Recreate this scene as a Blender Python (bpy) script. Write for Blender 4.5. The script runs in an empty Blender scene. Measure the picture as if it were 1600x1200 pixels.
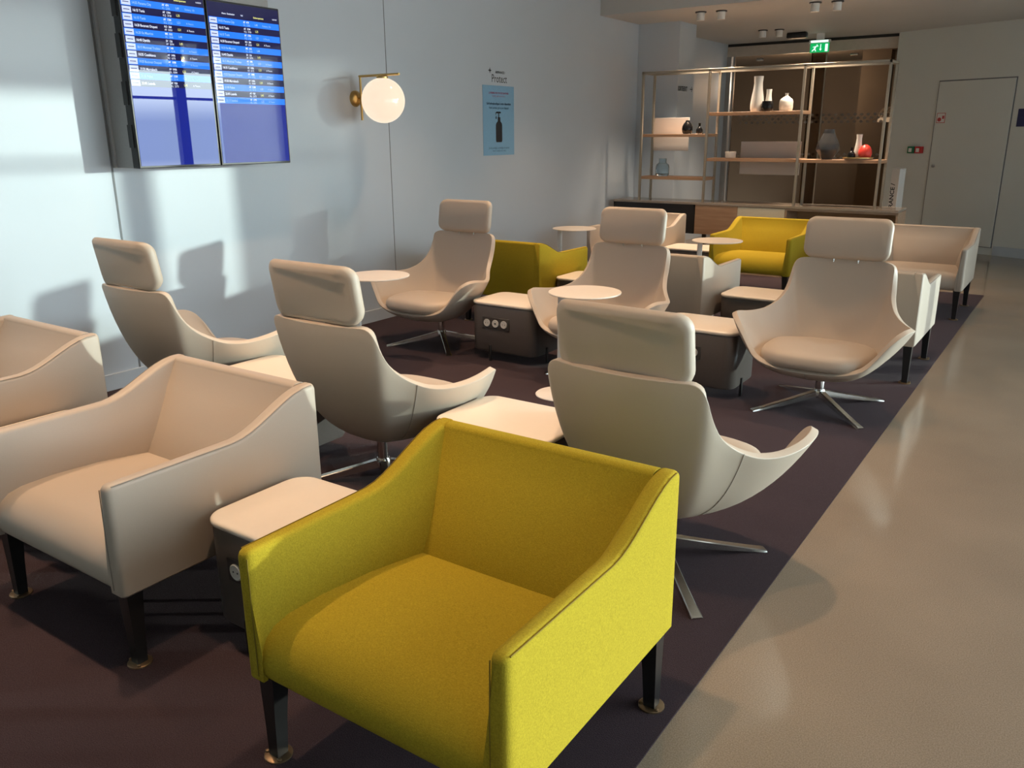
import bpy, bmesh, math, random
from mathutils import Vector, Matrix
random.seed(7)
PI = math.pi
S = bpy.context.scene
C = S.collection

# ------------------------------------------------------------------ camera, light, exposure
CAM_M = Matrix(((0.8258, -0.1565, 0.5418, 0.0), (0.5640, 0.2414, -0.7898, 0.0), (-0.0073, 0.9577, 0.2876, 1.55), (0, 0, 0, 1)))
cam_d = bpy.data.cameras.new('camera')
cam_d.sensor_fit = 'HORIZONTAL'; cam_d.sensor_width = 36.0
cam_d.lens = 36.0 * 1300.0 / 1600.0
cam_d.clip_start = 0.02
cam = bpy.data.objects.new('camera', cam_d); C.objects.link(cam)
cam.matrix_world = CAM_M
S.camera = cam

S.view_settings.view_transform = 'Standard'
S.view_settings.look = 'None'
S.view_settings.gamma = 1.0
S.view_settings.use_curve_mapping = False
S.view_settings.exposure = 0.45
S.cycles.use_denoising = True
S.cycles.max_bounces = 10
S.cycles.diffuse_bounces = 5
S.cycles.glossy_bounces = 4
S.cycles.transparent_max_bounces = 12
S.cycles.sample_clamp_indirect = 6.0
S.cycles.caustics_reflective = False
S.cycles.caustics_refractive = False

# sky: pale cloudless brightness, hazy dark band at the horizon, light apron below
world = bpy.data.worlds.new('sky'); S.world = world
world.use_nodes = True
wn = world.node_tree.nodes; wl = world.node_tree.links
wn.clear()
w_out = wn.new('ShaderNodeOutputWorld'); w_bg = wn.new('ShaderNodeBackground')
w_tc = wn.new('ShaderNodeTexCoord'); w_sep = wn.new('ShaderNodeSeparateXYZ'); w_rmp = wn.new('ShaderNodeValToRGB')
w_map = wn.new('ShaderNodeMapRange')
w_map.inputs['From Min'].default_value = -1; w_map.inputs['From Max'].default_value = 1
wl.new(w_tc.outputs['Generated'], w_sep.inputs[0]); wl.new(w_sep.outputs['Z'], w_map.inputs['Value'])
wl.new(w_map.outputs[0], w_rmp.inputs[0]); wl.new(w_rmp.outputs[0], w_bg.inputs[0]); wl.new(w_bg.outputs[0], w_out.inputs[0])
el = w_rmp.color_ramp.elements
el[0].position = 0.0; el[0].color = (0.36, 0.42, 0.48, 1)
el[1].position = 1.0; el[1].color = (0.62, 0.80, 1.0, 1)
for p, c in ((0.47, (1.0, 1.0, 0.98, 1)), (0.488, (0.30, 0.37, 0.42, 1)), (0.509, (0.30, 0.37, 0.42, 1)), (0.52, (0.72, 0.80, 0.84, 1)), (0.6, (0.80, 0.92, 1.0, 1))):
    e = el.new(p); e.color = c
w_bg.inputs['Strength'].default_value = 2.2
# the sky is far brighter in the haze round the low sun
w_dot = wn.new('ShaderNodeVectorMath'); w_dot.operation = 'DOT_PRODUCT'; w_dot.inputs[1].default_value = Vector((0.82, 0.574, 0.10)).normalized()
w_gl = wn.new('ShaderNodeMapRange'); w_gl.interpolation_type = 'SMOOTHSTEP'
w_gl.inputs['From Min'].default_value = math.cos(math.radians(42)); w_gl.inputs['From Max'].default_value = 1.0
w_gl.inputs['To Min'].default_value = 1.7; w_gl.inputs['To Max'].default_value = 10.0
wl.new(w_tc.outputs['Generated'], w_dot.inputs[0]); wl.new(w_dot.outputs['Value'], w_gl.inputs['Value']); wl.new(w_gl.outputs[0], w_bg.inputs['Strength'])

# low afternoon sun coming in through the window wall from ahead on the right
sun_d = bpy.data.lights.new('sun', 'SUN')
sun_d.energy = 2.2; sun_d.angle = math.radians(0.8); sun_d.color = (0.92, 1.0, 0.92)
sun = bpy.data.objects.new('sun', sun_d); C.objects.link(sun)
sun.rotation_euler = Vector((-0.82, -0.574, -0.0775)).to_track_quat('-Z', 'Y').to_euler()
sun.location = (8, 9, 5)

WARM = (1.0, 0.66, 0.41)
SPOT_W = 125.0

# ------------------------------------------------------------------ materials
def new_mat(name):
    m = bpy.data.materials.new(name); m.use_nodes = True
    return m, m.node_tree.nodes, m.node_tree.links, m.node_tree.nodes['Principled BSDF']

def mat(name, col, rough=0.5, metal=0.0, spec=0.5, noise=None, bump=None, coat=0.0):
    """plain procedural material; noise=(scale, amount) varies the colour, bump=(scale, strength, distance)"""
    m, n, l, b = new_mat(name)
    b.inputs['Base Color'].default_value = (*col, 1); b.inputs['Roughness'].default_value = rough
    b.inputs['Metallic'].default_value = metal; b.inputs['Specular IOR Level'].default_value = spec
    if coat: b.inputs['Coat Weight'].default_value = coat
    tc = n.new('ShaderNodeTexCoord')
    if noise:
        t = n.new('ShaderNodeTexNoise'); t.inputs['Scale'].default_value = noise[0]; t.inputs['Detail'].default_value = 4
        l.new(tc.outputs['Object'], t.inputs['Vector'])
        mr = n.new('ShaderNodeMapRange'); mr.inputs['From Min'].default_value = 0.25; mr.inputs['From Max'].default_value = 0.75
        mr.inputs['To Min'].default_value = 1 - noise[1]; mr.inputs['To Max'].default_value = 1 + noise[1]
        l.new(t.outputs['Fac'], mr.inputs['Value'])
        mx = n.new('ShaderNodeVectorMath'); mx.operation = 'SCALE'; mx.inputs[0].default_value = col
        l.new(mr.outputs[0], mx.inputs['Scale']); l.new(mx.outputs[0], b.inputs['Base Color'])
    if bump:
        t = n.new('ShaderNodeTexNoise'); t.inputs['Scale'].default_value = bump[0]; t.inputs['Detail'].default_value = 3
        l.new(tc.outputs['Object'], t.inputs['Vector'])
        bp = n.new('ShaderNodeBump'); bp.inputs['Strength'].default_value = bump[1]; bp.inputs['Distance'].default_value = bump[2]
        l.new(t.outputs['Fac'], bp.inputs['Height']); l.new(bp.outputs[0], b.inputs['Normal'])
    return m

def emit(name, col, k, gloss=None):
    m, n, l, b = new_mat(name)
    b.inputs['Base Color'].default_value = (*[c * 0.15 for c in col], 1)
    b.inputs['Emission Color'].default_value = (*col, 1); b.inputs['Emission Strength'].default_value = k
    b.inputs['Roughness'].default_value = 0.5 if gloss is None else gloss
    if gloss is not None: b.inputs['Specular IOR Level'].default_value = 0.8
    return m

def weave(name, col, s=900):
    """woven wool: crossed fine threads as bump and tone"""
    m, n, l, b = new_mat(name)
    b.inputs['Roughness'].default_value = 0.95; b.inputs['Specular IOR Level'].default_value = 0.15
    b.inputs['Sheen Weight'].default_value = 0.08; b.inputs['Sheen Roughness'].default_value = 0.5
    b.inputs['Sheen Tint'].default_value = (*[min(1, c * 1.6 + .05) for c in col], 1)
    tc = n.new('ShaderNodeTexCoord')
    w = []
    for sc3 in ((s, s * .25, s * .25), (s * .25, s, s * .25), (s * .25, s * .25, s)):
        mp = n.new('ShaderNodeMapping'); mp.inputs['Scale'].default_value = sc3; l.new(tc.outputs['Object'], mp.inputs[0])
        t = n.new('ShaderNodeTexNoise'); t.inputs['Scale'].default_value = 1.0; t.inputs['Detail'].default_value = 1; l.new(mp.outputs[0], t.inputs['Vector']); w.append(t)
    a1 = n.new('ShaderNodeMath'); a1.operation = 'ADD'; a2 = n.new('ShaderNodeMath'); a2.operation = 'ADD'
    l.new(w[0].outputs['Fac'], a1.inputs[0]); l.new(w[1].outputs['Fac'], a1.inputs[1])
    l.new(a1.outputs[0], a2.inputs[0]); l.new(w[2].outputs['Fac'], a2.inputs[1])
    a3 = a2
    mr = n.new('ShaderNodeMapRange'); mr.inputs['From Min'].default_value = 1.0; mr.inputs['From Max'].default_value = 2.0; mr.inputs['To Min'].default_value = 0.75; mr.inputs['To Max'].default_value = 1.25
    l.new(a3.outputs[0], mr.inputs['Value'])
    mx = n.new('ShaderNodeVectorMath'); mx.operation = 'SCALE'; mx.inputs[0].default_value = col
    l.new(mr.outputs[0], mx.inputs['Scale']); l.new(mx.outputs[0], b.inputs['Base Color'])
    bp = n.new('ShaderNodeBump'); bp.inputs['Strength'].default_value = 0.35; bp.inputs['Distance'].default_value = 0.0012
    l.new(a3.outputs[0], bp.inputs['Height']); l.new(bp.outputs[0], b.inputs['Normal'])
    return m

def wood(name, dark, light, axis='X'):
    m, n, l, b = new_mat(name)
    b.inputs['Roughness'].default_value = 0.5
    tc = n.new('ShaderNodeTexCoord'); mp = n.new('ShaderNodeMapping')
    mp.inputs['Scale'].default_value = (1.2, 14, 14) if axis == 'X' else (14, 14, 1.2)
    t = n.new('ShaderNodeTexNoise'); t.inputs['Scale'].default_value = 3.0; t.inputs['Detail'].default_value = 8
    l.new(tc.outputs['Object'], mp.inputs[0]); l.new(mp.outputs[0], t.inputs['Vector'])
    r = n.new('ShaderNodeValToRGB'); r.color_ramp.elements[0].position = 0.3; r.color_ramp.elements[1].position = 0.7
    r.color_ramp.elements[0].color = (*dark, 1); r.color_ramp.elements[1].color = (*light, 1)
    l.new(t.outputs['Fac'], r.inputs[0]); l.new(r.outputs[0], b.inputs['Base Color'])
    return m

def speckle(name, base, dot, rough, scale=220, bmp=0.0):
    m, n, l, b = new_mat(name)
    b.inputs['Roughness'].default_value = rough
    tc = n.new('ShaderNodeTexCoord'); t = n.new('ShaderNodeTexNoise'); t.inputs['Scale'].default_value = scale; t.inputs['Detail'].default_value = 2
    l.new(tc.outputs['Object'], t.inputs['Vector'])
    big = n.new('ShaderNodeTexNoise'); big.inputs['Scale'].default_value = 1.3; big.inputs['Detail'].default_value = 5
    l.new(tc.outputs['Object'], big.inputs['Vector'])
    r = n.new('ShaderNodeValToRGB'); r.color_ramp.elements[0].position = 0.38; r.color_ramp.elements[1].position = 0.62
    r.color_ramp.elements[0].color = (*dot, 1); r.color_ramp.elements[1].color = (*base, 1)
    l.new(t.outputs['Fac'], r.inputs[0])
    mr = n.new('ShaderNodeMapRange'); mr.inputs['From Min'].default_value = 0.3; mr.inputs['From Max'].default_value = 0.7
    mr.inputs['To Min'].default_value = 0.9; mr.inputs['To Max'].default_value = 1.1
    l.new(big.outputs['Fac'], mr.inputs['Value'])
    mx = n.new('ShaderNodeVectorMath'); mx.operation = 'SCALE'
    l.new(r.outputs[0], mx.inputs[0]); l.new(mr.outputs[0], mx.inputs['Scale']); l.new(mx.outputs[0], b.inputs['Base Color'])
    if bmp:
        bp = n.new('ShaderNodeBump'); bp.inputs['Strength'].default_value = bmp; bp.inputs['Distance'].default_value = 0.003
        l.new(t.outputs['Fac'], bp.inputs['Height']); l.new(bp.outputs[0], b.inputs['Normal'])
    return m

def pane(name, tint, gloss=0.08, rough=0.0):
    """thin clear sheet: tinted see-through plus mirror at its Fresnel share"""
    m = bpy.data.materials.new(name); m.use_nodes = True
    n, l = m.node_tree.nodes, m.node_tree.links; n.clear()
    o = n.new('ShaderNodeOutputMaterial'); mx = n.new('ShaderNodeMixShader')
    t = n.new('ShaderNodeBsdfTransparent'); t.inputs[0].default_value = (*tint, 1)
    g = n.new('ShaderNodeBsdfGlossy'); g.inputs['Roughness'].default_value = rough
    lw = n.new('ShaderNodeLayerWeight'); lw.inputs['Blend'].default_value = gloss * 2
    l.new(lw.outputs['Fresnel'], mx.inputs[0]); l.new(t.outputs[0], mx.inputs[1]); l.new(g.outputs[0], mx.inputs[2]); l.new(mx.outputs[0], o.inputs[0])
    return m

def glassy(name, col, rough=0.05):
    m, n, l, b = new_mat(name)
    b.inputs['Base Color'].default_value = (*col, 1); b.inputs['Roughness'].default_value = rough
    b.inputs['Transmission Weight'].default_value = 0.9; b.inputs['IOR'].default_value = 1.3
    return m

M = {}
M['wall'] = mat('painted_wall', (0.50, 0.555, 0.615), 0.42, noise=(1.5, 0.02), bump=(260, 0.05, 0.001))
M['wall_dim'] = mat('painted_wall_matt', (0.64, 0.655, 0.62), 0.7, noise=(1.5, 0.02))
M['ceiling'] = mat('ceiling_paint', (0.54, 0.54, 0.53), 0.8, noise=(2, 0.02))
M['seam'] = mat('panel_joint', (0.16, 0.17, 0.18), 0.5, noise=(30, 0.1))
M['floor'] = speckle('resin_floor', (0.31, 0.24, 0.175), (0.23, 0.173, 0.122), 0.13, 260)
M['carpet'] = speckle('aubergine_carpet', (0.060, 0.040, 0.045), (0.034, 0.022, 0.026), 0.95, 330, 0.8)
_cb = M['carpet'].node_tree.nodes['Principled BSDF']; _cb.inputs['Sheen Weight'].default_value = .20; _cb.inputs['Sheen Roughness'].default_value = .18; _cb.inputs['Sheen Tint'].default_value = (.7, .6, .6, 1); _cb.inputs['Specular IOR Level'].default_value = .1
M['leather'] = mat('taupe_leather', (0.475, 0.40, 0.325), 0.48, noise=(500, 0.03), bump=(900, 0.12, 0.0006))
M['thread'] = mat('taupe_seam', (0.30, 0.26, 0.22), 0.7, noise=(400, 0.1))
M['yellow'] = weave('mustard_wool', (0.40, 0.30, 0.022))
M['yellow_seam'] = mat('mustard_seam', (0.22, 0.15, 0.01), 0.9, noise=(400, 0.1))
M['black_leg'] = mat('black_lacquer', (0.012, 0.011, 0.011), 0.35, noise=(60, 0.1))
M['bronze'] = mat('bronze_plate', (0.32, 0.22, 0.13), 0.35, 0.9, noise=(80, 0.1))
M['chrome'] = mat('polished_aluminium', (0.62, 0.60, 0.57), 0.16, 1.0, noise=(60, 0.03))
M['tabletop'] = mat('cream_laminate', (0.80, 0.73, 0.64), 0.32, noise=(40, 0.01))
M['box'] = mat('taupe_lacquer', (0.088, 0.074, 0.068), 0.38, noise=(60, 0.04))
M['socket_plate'] = mat('socket_plate', (0.05, 0.045, 0.042), 0.4, noise=(60, 0.05))
M['socket'] = mat('socket_white', (0.62, 0.61, 0.58), 0.4, noise=(60, 0.03))
M['white_metal'] = mat('white_powdercoat', (0.78, 0.76, 0.73), 0.4, noise=(60, 0.02))
M['brass'] = mat('brushed_brass', (0.62, 0.42, 0.16), 0.32, 1.0, noise=(120, 0.06))
M['black_plastic'] = mat('black_plastic', (0.012, 0.012, 0.013), 0.4, noise=(60, 0.1))
M['grey_metal'] = mat('grey_steel', (0.34, 0.33, 0.32), 0.45, 0.3, noise=(80, 0.04))
M['shelf_metal'] = mat('champagne_metal', (0.40, 0.35, 0.28), 0.4, 0.55, noise=(60, 0.04))
M['oak'] = wood('oak_veneer', (0.38, 0.22, 0.13), (0.49, 0.31, 0.19))
M['oak_light'] = wood('pale_oak', (0.36, 0.24, 0.16), (0.48, 0.34, 0.23))
M['cream_door'] = mat('cream_lacquer', (0.76, 0.69, 0.53), 0.4, noise=(50, 0.02))
M['cabinet_top'] = mat('stone_top', (0.36, 0.31, 0.26), 0.18, noise=(30, 0.06))
M['back_panel'] = mat('pale_felt_panel', (0.60, 0.53, 0.48), 0.8, noise=(200, 0.03))
M['white_ceramic'] = mat('white_ceramic', (0.74, 0.71, 0.66), 0.45, noise=(30, 0.02))
M['black_ceramic'] = mat('black_ceramic', (0.008, 0.008, 0.009), 0.2, 0.0, 0.25, noise=(30, 0.1))
M['red_ceramic'] = mat('red_ceramic', (0.70, 0.055, 0.04), 0.35, noise=(30, 0.05))
M['smoked_glass'] = glassy('smoked_glass', (0.40, 0.41, 0.43), 0.08)
M['blue_glass'] = glassy('pale_blue_glass', (0.74, 0.87, 0.95), 0.05)
M['ink'] = mat('black_print', (0.012, 0.012, 0.016), 0.6, noise=(60, 0.1))
M['poster_blue'] = mat('poster_blue', (0.22, 0.42, 0.60), 0.5, noise=(60, 0.03))
M['poster_red'] = mat('poster_purple_print', (0.33, 0.10, 0.20), 0.6, noise=(60, 0.05))
M['poster_navy'] = mat('poster_navy_print', (0.015, 0.05, 0.12), 0.6, noise=(60, 0.05))
M['brown_wall'] = mat('brown_panelling', (0.225, 0.19, 0.155), 0.6, noise=(3, 0.06))
M['tan_wall'] = mat('tan_panelling', (0.42, 0.33, 0.24), 0.6, noise=(3, 0.05))
M['blue_banner'] = mat('blue_banner', (0.03, 0.09, 0.32), 0.6, noise=(10, 0.05))
M['header'] = mat('header_metal', (0.55, 0.48, 0.41), 0.5, 0.2, noise=(20, 0.05))
M['door_glass'] = pane('bronze_glass', (0.62, 0.56, 0.49), 0.05)
M['window_glass'] = pane('window_glass', (0.93, 0.96, 0.95), 0.05)
M['frost'] = mat('frosted_film', (0.20, 0.17, 0.145), 0.7, noise=(200, 0.1))
M['diffuser'] = None
M['alu'] = mat('aluminium_frame', (0.50, 0.51, 0.52), 0.35, 0.5, noise=(60, 0.04))
M['green'] = mat('green_box', (0.01, 0.16, 0.07), 0.4, noise=(60, 0.05))
M['red'] = mat('red_box', (0.55, 0.03, 0.03), 0.4, noise=(60, 0.05))
M['sign_white'] = mat('white_sign', (0.72, 0.70, 0.68), 0.5, noise=(60, 0.02))
M['sign_red'] = mat('red_print', (0.50, 0.06, 0.06), 0.5, noise=(60, 0.05))
M['navy'] = mat('navy_sign', (0.02, 0.025, 0.10), 0.5, noise=(60, 0.05))
M['exit_green'] = emit('lit_green', (0.0, 0.36, 0.09), 0.9)
M['exit_white'] = emit('lit_white', (0.75, 1.0, 0.9), 1.0)
M['opal'] = emit('opal_glow', (1.0, 0.79, 0.60), 0.72, 0.12)
M['lens'] = emit('lamp_lens', (1.0, 0.80, 0.58), 25.0)
SG = 0.012
M['scr_bg'] = emit('screen_deep_blue', (0.008, 0.016, 0.20), 1.0, SG)
M['scr_row'] = emit('screen_row_blue', (0.02, 0.17, 0.85), 1.0, SG)
M['scr_dark'] = emit('screen_row_navy', (0.012, 0.012, 0.05), 1.0, SG)
M['scr_text'] = emit('screen_white_text', (0.75, 0.82, 1.0), 0.9, SG)
M['scr_soft'] = emit('screen_pale_text', (0.28, 0.48, 1.0), 0.9, SG)
M['scr_yellow'] = emit('screen_yellow_text', (0.80, 0.80, 0.25), 0.8, SG)
M['scr_logo'] = emit('screen_logo_box', (0.48, 0.55, 0.85), 1.0, SG)
b_ = bpy.data.materials.new('added_sun_diffuser'); b_.use_nodes = True  # for the unseen sheet added to scatter the sun
_n, _l = b_.node_tree.nodes, b_.node_tree.links; _n.clear()
_o = _n.new('ShaderNodeOutputMaterial'); _m = _n.new('ShaderNodeMixShader'); _d = _n.new('ShaderNodeBsdfDiffuse'); _t = _n.new('ShaderNodeBsdfTranslucent')
_d.inputs[0].default_value = (0.8, 0.8, 0.78, 1); _t.inputs[0].default_value = (0.95, 0.95, 0.93, 1); _m.inputs[0].default_value = 0.85
_m2 = _n.new('ShaderNodeMixShader'); _tr = _n.new('ShaderNodeBsdfTransparent'); _m2.inputs[0].default_value = 0.35
_l.new(_d.outputs[0], _m.inputs[1]); _l.new(_t.outputs[0], _m.inputs[2]); _l.new(_m.outputs[0], _m2.inputs[1]); _l.new(_tr.outputs[0], _m2.inputs[2]); _l.new(_m2.outputs[0], _o.inputs[0])
M['diffuser'] = b_
b2_ = bpy.data.materials.new('added_sun_dimmer'); b2_.use_nodes = True  # for the unseen strip added to weaken the sun
_n, _l = b2_.node_tree.nodes, b2_.node_tree.links; _n.clear()
_o = _n.new('ShaderNodeOutputMaterial'); _m = _n.new('ShaderNodeMixShader'); _d = _n.new('ShaderNodeBsdfDiffuse'); _t = _n.new('ShaderNodeBsdfTransparent')
_d.inputs[0].default_value = (0.30, 0.31, 0.32, 1); _m.inputs[0].default_value = 0.35
_l.new(_d.outputs[0], _m.inputs[1]); _l.new(_t.outputs[0], _m.inputs[2]); _l.new(_m.outputs[0], _o.inputs[0])
M['dimmer'] = b2_

# ------------------------------------------------------------------ mesh helpers
def obj(name, bm, m, parent=None, smooth=True, angle=38):
    me = bpy.data.meshes.new(name)
    bmesh.ops.recalc_face_normals(bm, faces=bm.faces[:])
    bm.to_mesh(me); bm.free()
    me.materials.append(m if not isinstance(m, str) else M[m])
    if smooth:
        me.polygons.foreach_set('use_smooth', [True] * len(me.polygons))
        me.set_sharp_from_angle(angle=math.radians(angle))
    o = bpy.data.objects.new(name, me); C.objects.link(o)
    if parent is not None: o.parent = parent
    return o

def tag(o, label, cat, group=None):
    o['label'] = label; o['category'] = cat; o['kind'] = 'thing'
    if group: o['group'] = group
    return o

def thing(name, label, cat, loc=(0, 0, 0), rz=0.0, group=None):
    o = bpy.data.objects.new(name, None); C.objects.link(o)
    o.empty_display_size = 0.1
    o.location = loc; o.rotation_euler = (0, 0, rz)
    return tag(o, label, cat, group)

def struct(name, bm, m, smooth=False, label=None):
    o = obj(name, bm, m, None, smooth); o['kind'] = 'structure'
    if label: o['label'] = label
    return o

def children(o):
    return [c for c in bpy.data.objects if c.parent == o]

def dup(root, label, loc, rz, group=None):
    def rec(o, parent):
        c = o.copy(); C.objects.link(c)
        if parent is not None: c.parent = parent
        for ch in children(o): rec(ch, c)
        return c
    r = rec(root, None)
    r.location = loc; r.rotation_euler = (0, 0, rz); r['label'] = label
    if group: r['group'] = group
    return r

def box(bm, x0, x1, y0, y1, z0, z1, bev=0.0, seg=2, mx=None):
    vs = [bm.verts.new((x, y, z)) for x in (x0, x1) for y in (y0, y1) for z in (z0, z1)]
    f = []
    for q in ((0, 1, 3, 2), (4, 6, 7, 5), (0, 4, 5, 1), (2, 3, 7, 6), (0, 2, 6, 4), (1, 5, 7, 3)):
        f.append(bm.faces.new([vs[i] for i in q]))
    if bev > 0:
        es = list({e for q in f for e in q.edges})
        r = bmesh.ops.bevel(bm, geom=es, offset=bev, segments=seg, profile=0.5, affect='EDGES')
        vs = list({v for v in bm.verts if v.is_valid and v in set(r['verts'])} | {v for v in vs if v.is_valid})
    if mx is not None: bmesh.ops.transform(bm, matrix=mx, verts=[v for v in vs if v.is_valid])
    return vs

def newbox(*a, **k):
    bm = bmesh.new(); box(bm, *a, **k); return bm

def loft(bm, rings, cap=True, closed=True):
    R = [[bm.verts.new(p) for p in r] for r in rings]
    n = len(R[0])
    for a, b in zip(R, R[1:]):
        for i in range(n if closed else n - 1):
            j = (i + 1) % n
            bm.faces.new((a[i], a[j], b[j], b[i]))
    if cap:
        bm.faces.new(R[0][::-1]); bm.faces.new(R[-1])
    return R

def lathe(bm, prof, n=32, cx=0, cy=0, cz=0, mx=None):
    """prof: (radius, z) list from bottom to top; radius 0 closes to a point"""
    rows = []; made = []
    for r, z in prof:
        if r < 1e-6:
            v = bm.verts.new((cx, cy, cz + z)); rows.append([v]); made.append(v)
        else:
            vs = [bm.verts.new((cx + r * math.cos(2 * PI * i / n), cy + r * math.sin(2 * PI * i / n), cz + z)) for i in range(n)]
            rows.append(vs); made += vs
    for a, b in zip(rows, rows[1:]):
        for i in range(n):
            j = (i + 1) % n
            if len(a) == 1 and len(b) == 1: continue
            if len(a) == 1: bm.faces.new((a[0], b[i], b[j]))
            elif len(b) == 1: bm.faces.new((a[i], a[j], b[0]))
            else: bm.faces.new((a[i], a[j], b[j], b[i]))
    if len(rows[0]) > 1: bm.faces.new(rows[0][::-1])
    if len(rows[-1]) > 1: bm.faces.new(rows[-1])
    if mx is not None: bmesh.ops.transform(bm, matrix=mx, verts=made)
    return made

def tube(bm, pts, r, n=10):
    pts = [Vector(p) for p in pts]
    up = Vector((0, 0, 1)); rings = []
    for i, p in enumerate(pts):
        d = (pts[min(i + 1, len(pts) - 1)] - pts[max(i - 1, 0)]).normalized()
        a = d.cross(up)
        if a.length < 1e-3: a = d.cross(Vector((1, 0, 0)))
        a.normalize(); b = d.cross(a).normalized()
        rings.append([p + a * (r * math.cos(2 * PI * k / n)) + b * (r * math.sin(2 * PI * k / n)) for k in range(n)])
    loft(bm, rings)

def rrect(w, d, r, n=6):
    """rounded rectangle outline in xy, centred"""
    out = []
    for cx, cy, a0 in ((w / 2 - r, d / 2 - r, 0), (-w / 2 + r, d / 2 - r, 90), (-w / 2 + r, -d / 2 + r, 180), (w / 2 - r, -d / 2 + r, 270)):
        for i in range(n + 1):
            a = math.radians(a0 + 90 * i / n)
            out.append((cx + r * math.cos(a), cy + r * math.sin(a)))
    return out

def text_mesh(bm, s, size, mx, align='LEFT', sx=1.0, bold=0.0, shear=0.0):
    cu = bpy.data.curves.new('t', 'FONT'); cu.body = s; cu.size = size; cu.align_x = align; cu.resolution_u = 2
    cu.offset = bold; cu.shear = shear; cu.fill_mode = 'FRONT'
    o = bpy.data.objects.new('t', cu)
    me = bpy.data.meshes.new_from_object(o)
    b2 = bmesh.new(); b2.from_mesh(me)
    bmesh.ops.transform(b2, matrix=mx @ Matrix.Diagonal((sx, 1, 1, 1)), verts=b2.verts[:])
    vm = {v: bm.verts.new(v.co) for v in b2.verts}
    for f in b2.faces:
        try: bm.faces.new([vm[v] for v in f.verts])
        except ValueError: pass
    b2.free(); bpy.data.objects.remove(o); bpy.data.curves.remove(cu); bpy.data.meshes.remove(me)

def frame(origin, xd, yd):
    """matrix taking text x,y to world directions xd, yd"""
    xd = Vector(xd).normalized(); yd = Vector(yd).normalized(); zd = xd.cross(yd)
    return Matrix(((xd.x, yd.x, zd.x, origin[0]), (xd.y, yd.y, zd.y, origin[1]), (xd.z, yd.z, zd.z, origin[2]), (0, 0, 0, 1)))

def flat(bm, pts):
    return bm.faces.new([bm.verts.new(p) for p in pts])

# ------------------------------------------------------------------ room shell
WX = -4.98          # left wall plane
RX = 2.5            # window wall plane
YB = -4.0           # wall behind the camera
CEIL, LOW = 3.25, 2.84
BH = 9.1            # where the ceiling drops
GY = 13.2           # glass screen at the far end
A22 = math.radians(22); WD = Vector((math.cos(A22), -math.sin(A22), 0)); WN = Vector((-math.sin(A22), -math.cos(A22), 0))
W0 = Vector((-0.987, 12.445, 0))       # foot of the slanted far wall beside the door
def wp(s, z, d=0.0):
    """point on the slanted far wall: s metres along from W0, d in front of it"""
    p = W0 + WD * s + WN * d; return (p.x, p.y, z)

struct('floor', newbox(-5.3, 3.0, YB - .2, 20, -0.1, 0.0), 'floor')
struct('floor_carpet', newbox(WX, -0.735, YB, 9.25, 0.0, 0.006), 'carpet', label='dark aubergine carpet field under the seats')
bm = newbox(WX - .2, WX, YB, GY, 0, 3.6)
struct('wall_left', bm, 'wall')
struct('wall_pillar', newbox(WX + .001, -4.43, 10.1, 10.6, 0, LOW), 'wall', label='white pier standing out of the long wall')
struct('wall_back', newbox(WX, RX + .3, YB - .2, YB, 0, 3.6), 'wall_dim')
struct('ceiling', newbox(WX - .2, 3.0, YB - .2, BH, CEIL, CEIL + .2), 'ceiling')
struct('ceiling_low', newbox(WX - .2, 3.0, BH, GY + .04, LOW, CEIL + .2), 'ceiling')
struct('ceiling_corridor', newbox(-8.4, 3.0, GY + .04, 20, LOW, CEIL + .2), 'brown_wall')
# slanted far wall
bm = bmesh.new()
for z0, z1 in ((0, LOW),):
    a, b = -1.66, 3.6
    flat(bm, [wp(a, z0), wp(b, z0), wp(b, z1), wp(a, z1)]); flat(bm, [wp(a, z0, -.15), wp(b, z0, -.15), wp(b, z1, -.15), wp(a, z1, -.15)])
    flat(bm, [wp(a, z0), wp(a, z1), wp(a, z1, -.15), wp(a, z0, -.15)]); flat(bm, [wp(a, z1), wp(b, z1), wp(b, z1, -.15), wp(a, z1, -.15)])
struct('wall_far', bm, 'wall_dim')
# flush door in it
def wall_slab(s0, s1, z0, z1, d0, d1):
    bm = bmesh.new()
    vs = [bm.verts.new(wp(s, z, d)) for s in (s0, s1) for d in (d0, d1) for z in (z0, z1)]
    for q in ((0, 1, 3, 2), (4, 6, 7, 5), (0, 4, 5, 1), (2, 3, 7, 6), (0, 2, 6, 4), (1, 5, 7, 3)): bm.faces.new([vs[i] for i in q])
    return bm
d = struct('door_1', wall_slab(-0.985, -0.015, 0.10, 2.17, 0.004, 0.016), 'wall_dim')
d['label'] = 'flush grey door in the slanted far wall'
g = obj('door_gap', wall_slab(-1.0, 0.0, 0.09, 2.185, 0.0005, 0.003), 'seam', d, False)
bm = bmesh.new(); lathe(bm, [(0.022, 0), (0.022, 0.012), (0.014, 0.02)], 16, mx=frame(wp(-0.925, 1.10, 0.016), WD, (0, 0, 1)))
obj('door_lock', bm, 'grey_metal', d)
struct('baseboard_far', wall_slab(0.02, 3.6, 0.0, 0.12, 0.0, 0.014), 'wall')
struct('baseboard_left', newbox(WX, WX + .016, YB, 10.1, 0.0, 0.11, bev=.003, seg=1), 'wall')
# panel joints of the long wall, one every 2.5 m
for i, (y, w) in enumerate(((0.45, .006), (2.955, .012), (5.46, .005))):
    struct('trim_%d' % (i + 1), newbox(WX, WX + .0025, y - w / 2, y + w / 2, 0.11, CEIL), 'seam')

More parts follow.
